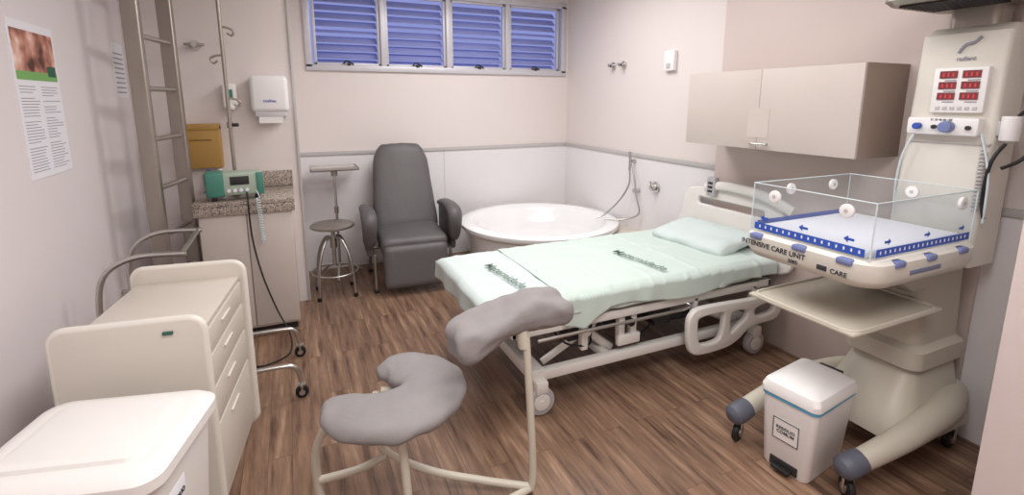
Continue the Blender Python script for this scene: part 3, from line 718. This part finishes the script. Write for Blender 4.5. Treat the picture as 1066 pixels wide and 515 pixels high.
# ================================================================= COUNTER CABINET
g = G('counter_cabinet', (-.3, 3.85, 0))
box(g, 'carcass', (-.58, 3.62, .06), (-.03, 4.148, .88), M_cab, .003)
boxes(g, 'doors', [((-.575, 3.602, .08), (-.308, 3.62, .87)), ((-.302, 3.602, .08), (-.035, 3.62, .87))], M_cab, .003)
box(g, 'plinth', (-.57, 3.66, 0), (-.05, 4.14, .06), M_dark, 0)
box(g, 'granite_top', (-.60, 3.585, .925), (-.01, 4.148, .96), M_granite, .003)
box(g, 'granite_apron', (-.60, 3.585, .87), (-.01, 3.61, .925), M_granite, .002)
box(None, 'granite_backsplash', (-.60, 4.125, .962), (-.01, 4.15, 1.08), M_granite, .003)  # granite backsplash behind the counter, kept as its own object

g = G('infusion_warmer_device', (-.36, 3.70, .962), rz=6, world=False)
box(g, 'case', (-.16, -.08, .03), (.16, .08, .18), M_devg, .015, seg=3)
box(g, 'teal_side', (-.17, -.085, .025), (-.06, .085, .185), M_teal, .015, seg=3)
box(g, 'screen', (-.03, -.084, .10), (.08, -.078, .155), M_dark, .002)
box(g, 'right_strip', (.12, -.084, .03), (.165, -.01, .175), M_teal, .006)
bm = bmesh.new()
for i in range(4): cyls_bm(bm, (-.04+i*.035, -.08, .065), (-.04+i*.035, -.095, .065), .011, seg=14)
fin(g, 'knobs', bm, M_paper)
boxes(g, 'feet', [((-.14, -.06, 0), (-.11, -.03, .03)), ((.11, -.06, 0), (.14, -.03, .03)), ((-.14, .03, 0), (-.11, .06, .03)), ((.11, .03, 0), (.14, .06, .03))], M_black, .002)
g = G('coiled_cord', (-.23, 3.56, .98))
hel = []
for i in range(150):
    a = i*.75; z = .98-.30*i/150
    hel.append((-.225+.012*math.cos(a)+.01*i/150, 3.555+.012*math.sin(a), z))
tube(g, 'cord', [(-.235, 3.62, 1.02), (-.23, 3.59, 1.02)]+hel, .0035, M_label, smooth=False, seg=6)
g = G('power_cable', (-.28, 3.5, .5))
tube(g, 'cable', [(-.29, 3.62, 1.01), (-.285, 3.57, .98), (-.28, 3.56, .72), (-.24, 3.54, .46), (-.17, 3.5, .22), (-.10, 3.4, .07), (-.11, 3.25, .008), (-.25, 3.15, .008), (-.36, 3.2, .008)], .0055, M_black, seg=8)

g = G('iv_pole', (-.37, 3.86, .962))
x, y = -.37, 3.86
cyl(g, 'base_flange', (x, y, .962), (x, y, .975), .05, M_steel, bev=.003)
cyl(g, 'pole', (x, y, .97), (x, y, 2.6), .012, M_steelm)
cyl(g, 'clamp', (x, y, 1.42), (x, y, 1.46), .02, M_steelm); cyl(g, 'clamp_knob', (x, y, 1.44), (x+.05, y-.02, 1.44), .012, M_dark)
L = []
for z, s in ((2.08, 1), (1.90, -1), (1.62, 1), (2.5, 1), (2.5, -1)):
    L.append([(x, y, z), (x+s*.05, y, z-.01), (x+s*.075, y, z-.03), (x+s*.06, y, z-.055), (x+s*.035, y, z-.04)])
tubes(g, 'hooks', L, .007, M_steelm)

g = G('paper_towel_dispenser', (-.115, 4.1, 1.63))
box(g, 'housing', (-.245, 4.03, 1.52), (.005, 4.148, 1.78), M_plast, .03, seg=4)
box(g, 'lower_mouth', (-.225, 4.045, 1.485), (-.015, 4.146, 1.53), mat('pale_plastic', (206, 202, 206), .5), .01)
box(g, 'paper_sheet', (-.20, 4.05, 1.44), (-.04, 4.053, 1.50), M_plast, 0)
text(g, 'label', 'toalhas', .03, M_blue, T((-.12, 4.029, 1.60)) @ R(90, 'X'))
g = G('soap_dispenser', (-.37, 4.1, 1.62))
box(g, 'housing', (-.42, 4.07, 1.55), (-.33, 4.148, 1.72), M_plast, .012, seg=3)
box(g, 'window', (-.395, 4.068, 1.62), (-.355, 4.072, 1.68), M_teal, 0)
box(g, 'push_bar', (-.40, 4.055, 1.54), (-.35, 4.11, 1.565), M_plast, .004)
g = G('wall_box_yellow', (-.58, 4.1, 1.3))
box(g, 'case', (-.70, 4.06, 1.13), (-.46, 4.148, 1.43), M_yel, .006); box(g, 'top_flap', (-.70, 4.055, 1.40), (-.46, 4.148, 1.44), M_yel, .003)
text(g, 'label', 'perfurocortante', .02, mat('brown_ink', (120, 84, 40), .7), T((-.58, 4.059, 1.33)) @ R(90, 'X'))
g = G('wall_valve', (-.56, 4.12, 1.98))
cyl(g, 'rosette', (-.56, 4.15, 1.98), (-.56, 4.135, 1.98), .035, M_steel); cyl(g, 'body', (-.56, 4.135, 1.98), (-.56, 4.07, 1.98), .016, M_steel)
tube(g, 'arm', [(-.62, 4.09, 1.98), (-.50, 4.09, 1.98)], .01, M_steel, smooth=False)
for i, (xx, yy, cl) in enumerate([(-.545, 4.02, M_blue), (-.48, 4.04, M_plast)]):
    g = G('hygiene_bottle', (xx, yy, .962), world=False)
    lathe(g, 'bottle', [(0, 0), (.028, 0), (.03, .01), (.03, .10), (.012, .125), (.012, .14), (0, .14)], M_plast, seg=24)
    lathe(g, 'cap', [(.014, .13), (.014, .16), (0, .16)], cl, seg=16)

# ================================================================= POSTERS
g = G('wall_poster', (XL, 2.80, 1.6))
PM = T((XL, 2.80, 1.6)) @ R(90, 'Z') @ R(90, 'X')
box(g, 'sheet', (-.208, -.32, .0), (.208, .32, .003), M_paper, 0, M=PM)
box(g, 'photo', (-.19, .12, .003), (.19, .285, .0038), M_photo, 0, M=PM)
box(g, 'green_band', (-.19, .085, .003), (.19, .12, .004), M_green, 0, M=PM)
box(g, 'logo', (.10, .105, .0038), (.18, .15, .0045), mat('dark_green', (30, 90, 70), .6), 0, M=PM)
L = []
for c in (-1, 1):
    yy = .06
    while yy > -.29:
        if random.random() > .15: L.append(((-.185 if c < 0 else .01, yy-.003, .003), (random.uniform(-.08, -.02) if c < 0 else random.uniform(.10, .185), yy, .0037)))
        yy -= .012
boxes(g, 'text_lines', L, M_ink, 0, M=PM)
g = G('wall_notice', (XL, 2.62, 2.12))
box(g, 'sheet', (XL, 2.50, 2.03), (XL+.002, 2.79, 2.25), M_paper, 0)
boxes(g, 'text_lines', [((XL+.002, 2.53, 2.06+i*.03), (XL+.0026, 2.75, 2.068+i*.03)) for i in range(4)], M_ink, 0)
g = G('wall_notice', (XL, 3.98, 1.8))
box(g, 'sheet', (XL, 3.86, 1.62), (XL+.002, 4.1, 1.96), M_paper, 0)
boxes(g, 'text_lines', [((XL+.002, 3.88, 1.65+i*.03), (XL+.0026, 4.07, 1.658+i*.03)) for i in range(9)], M_ink, 0)

# ================================================================= WORLD + CAMERA
w = bpy.data.worlds.new('outside'); S.world = w; w.use_nodes = True
w.node_tree.nodes['Background'].inputs[0].default_value = (.30, .34, .72, 1)
w.node_tree.nodes['Background'].inputs[1].default_value = .9
cam = bpy.data.cameras.new('camera'); co = bpy.data.objects.new('camera', cam); S.collection.objects.link(co)
co.location = (0, 0, 1.6); co.rotation_euler = (rad(90-10.38), 0, rad(-24.1))
cam.sensor_width = 36; cam.sensor_fit = 'HORIZONTAL'; cam.lens = 36*513/1066
cam.shift_y = -(257.5-199)/1066; cam.clip_start = .02
S.camera = co
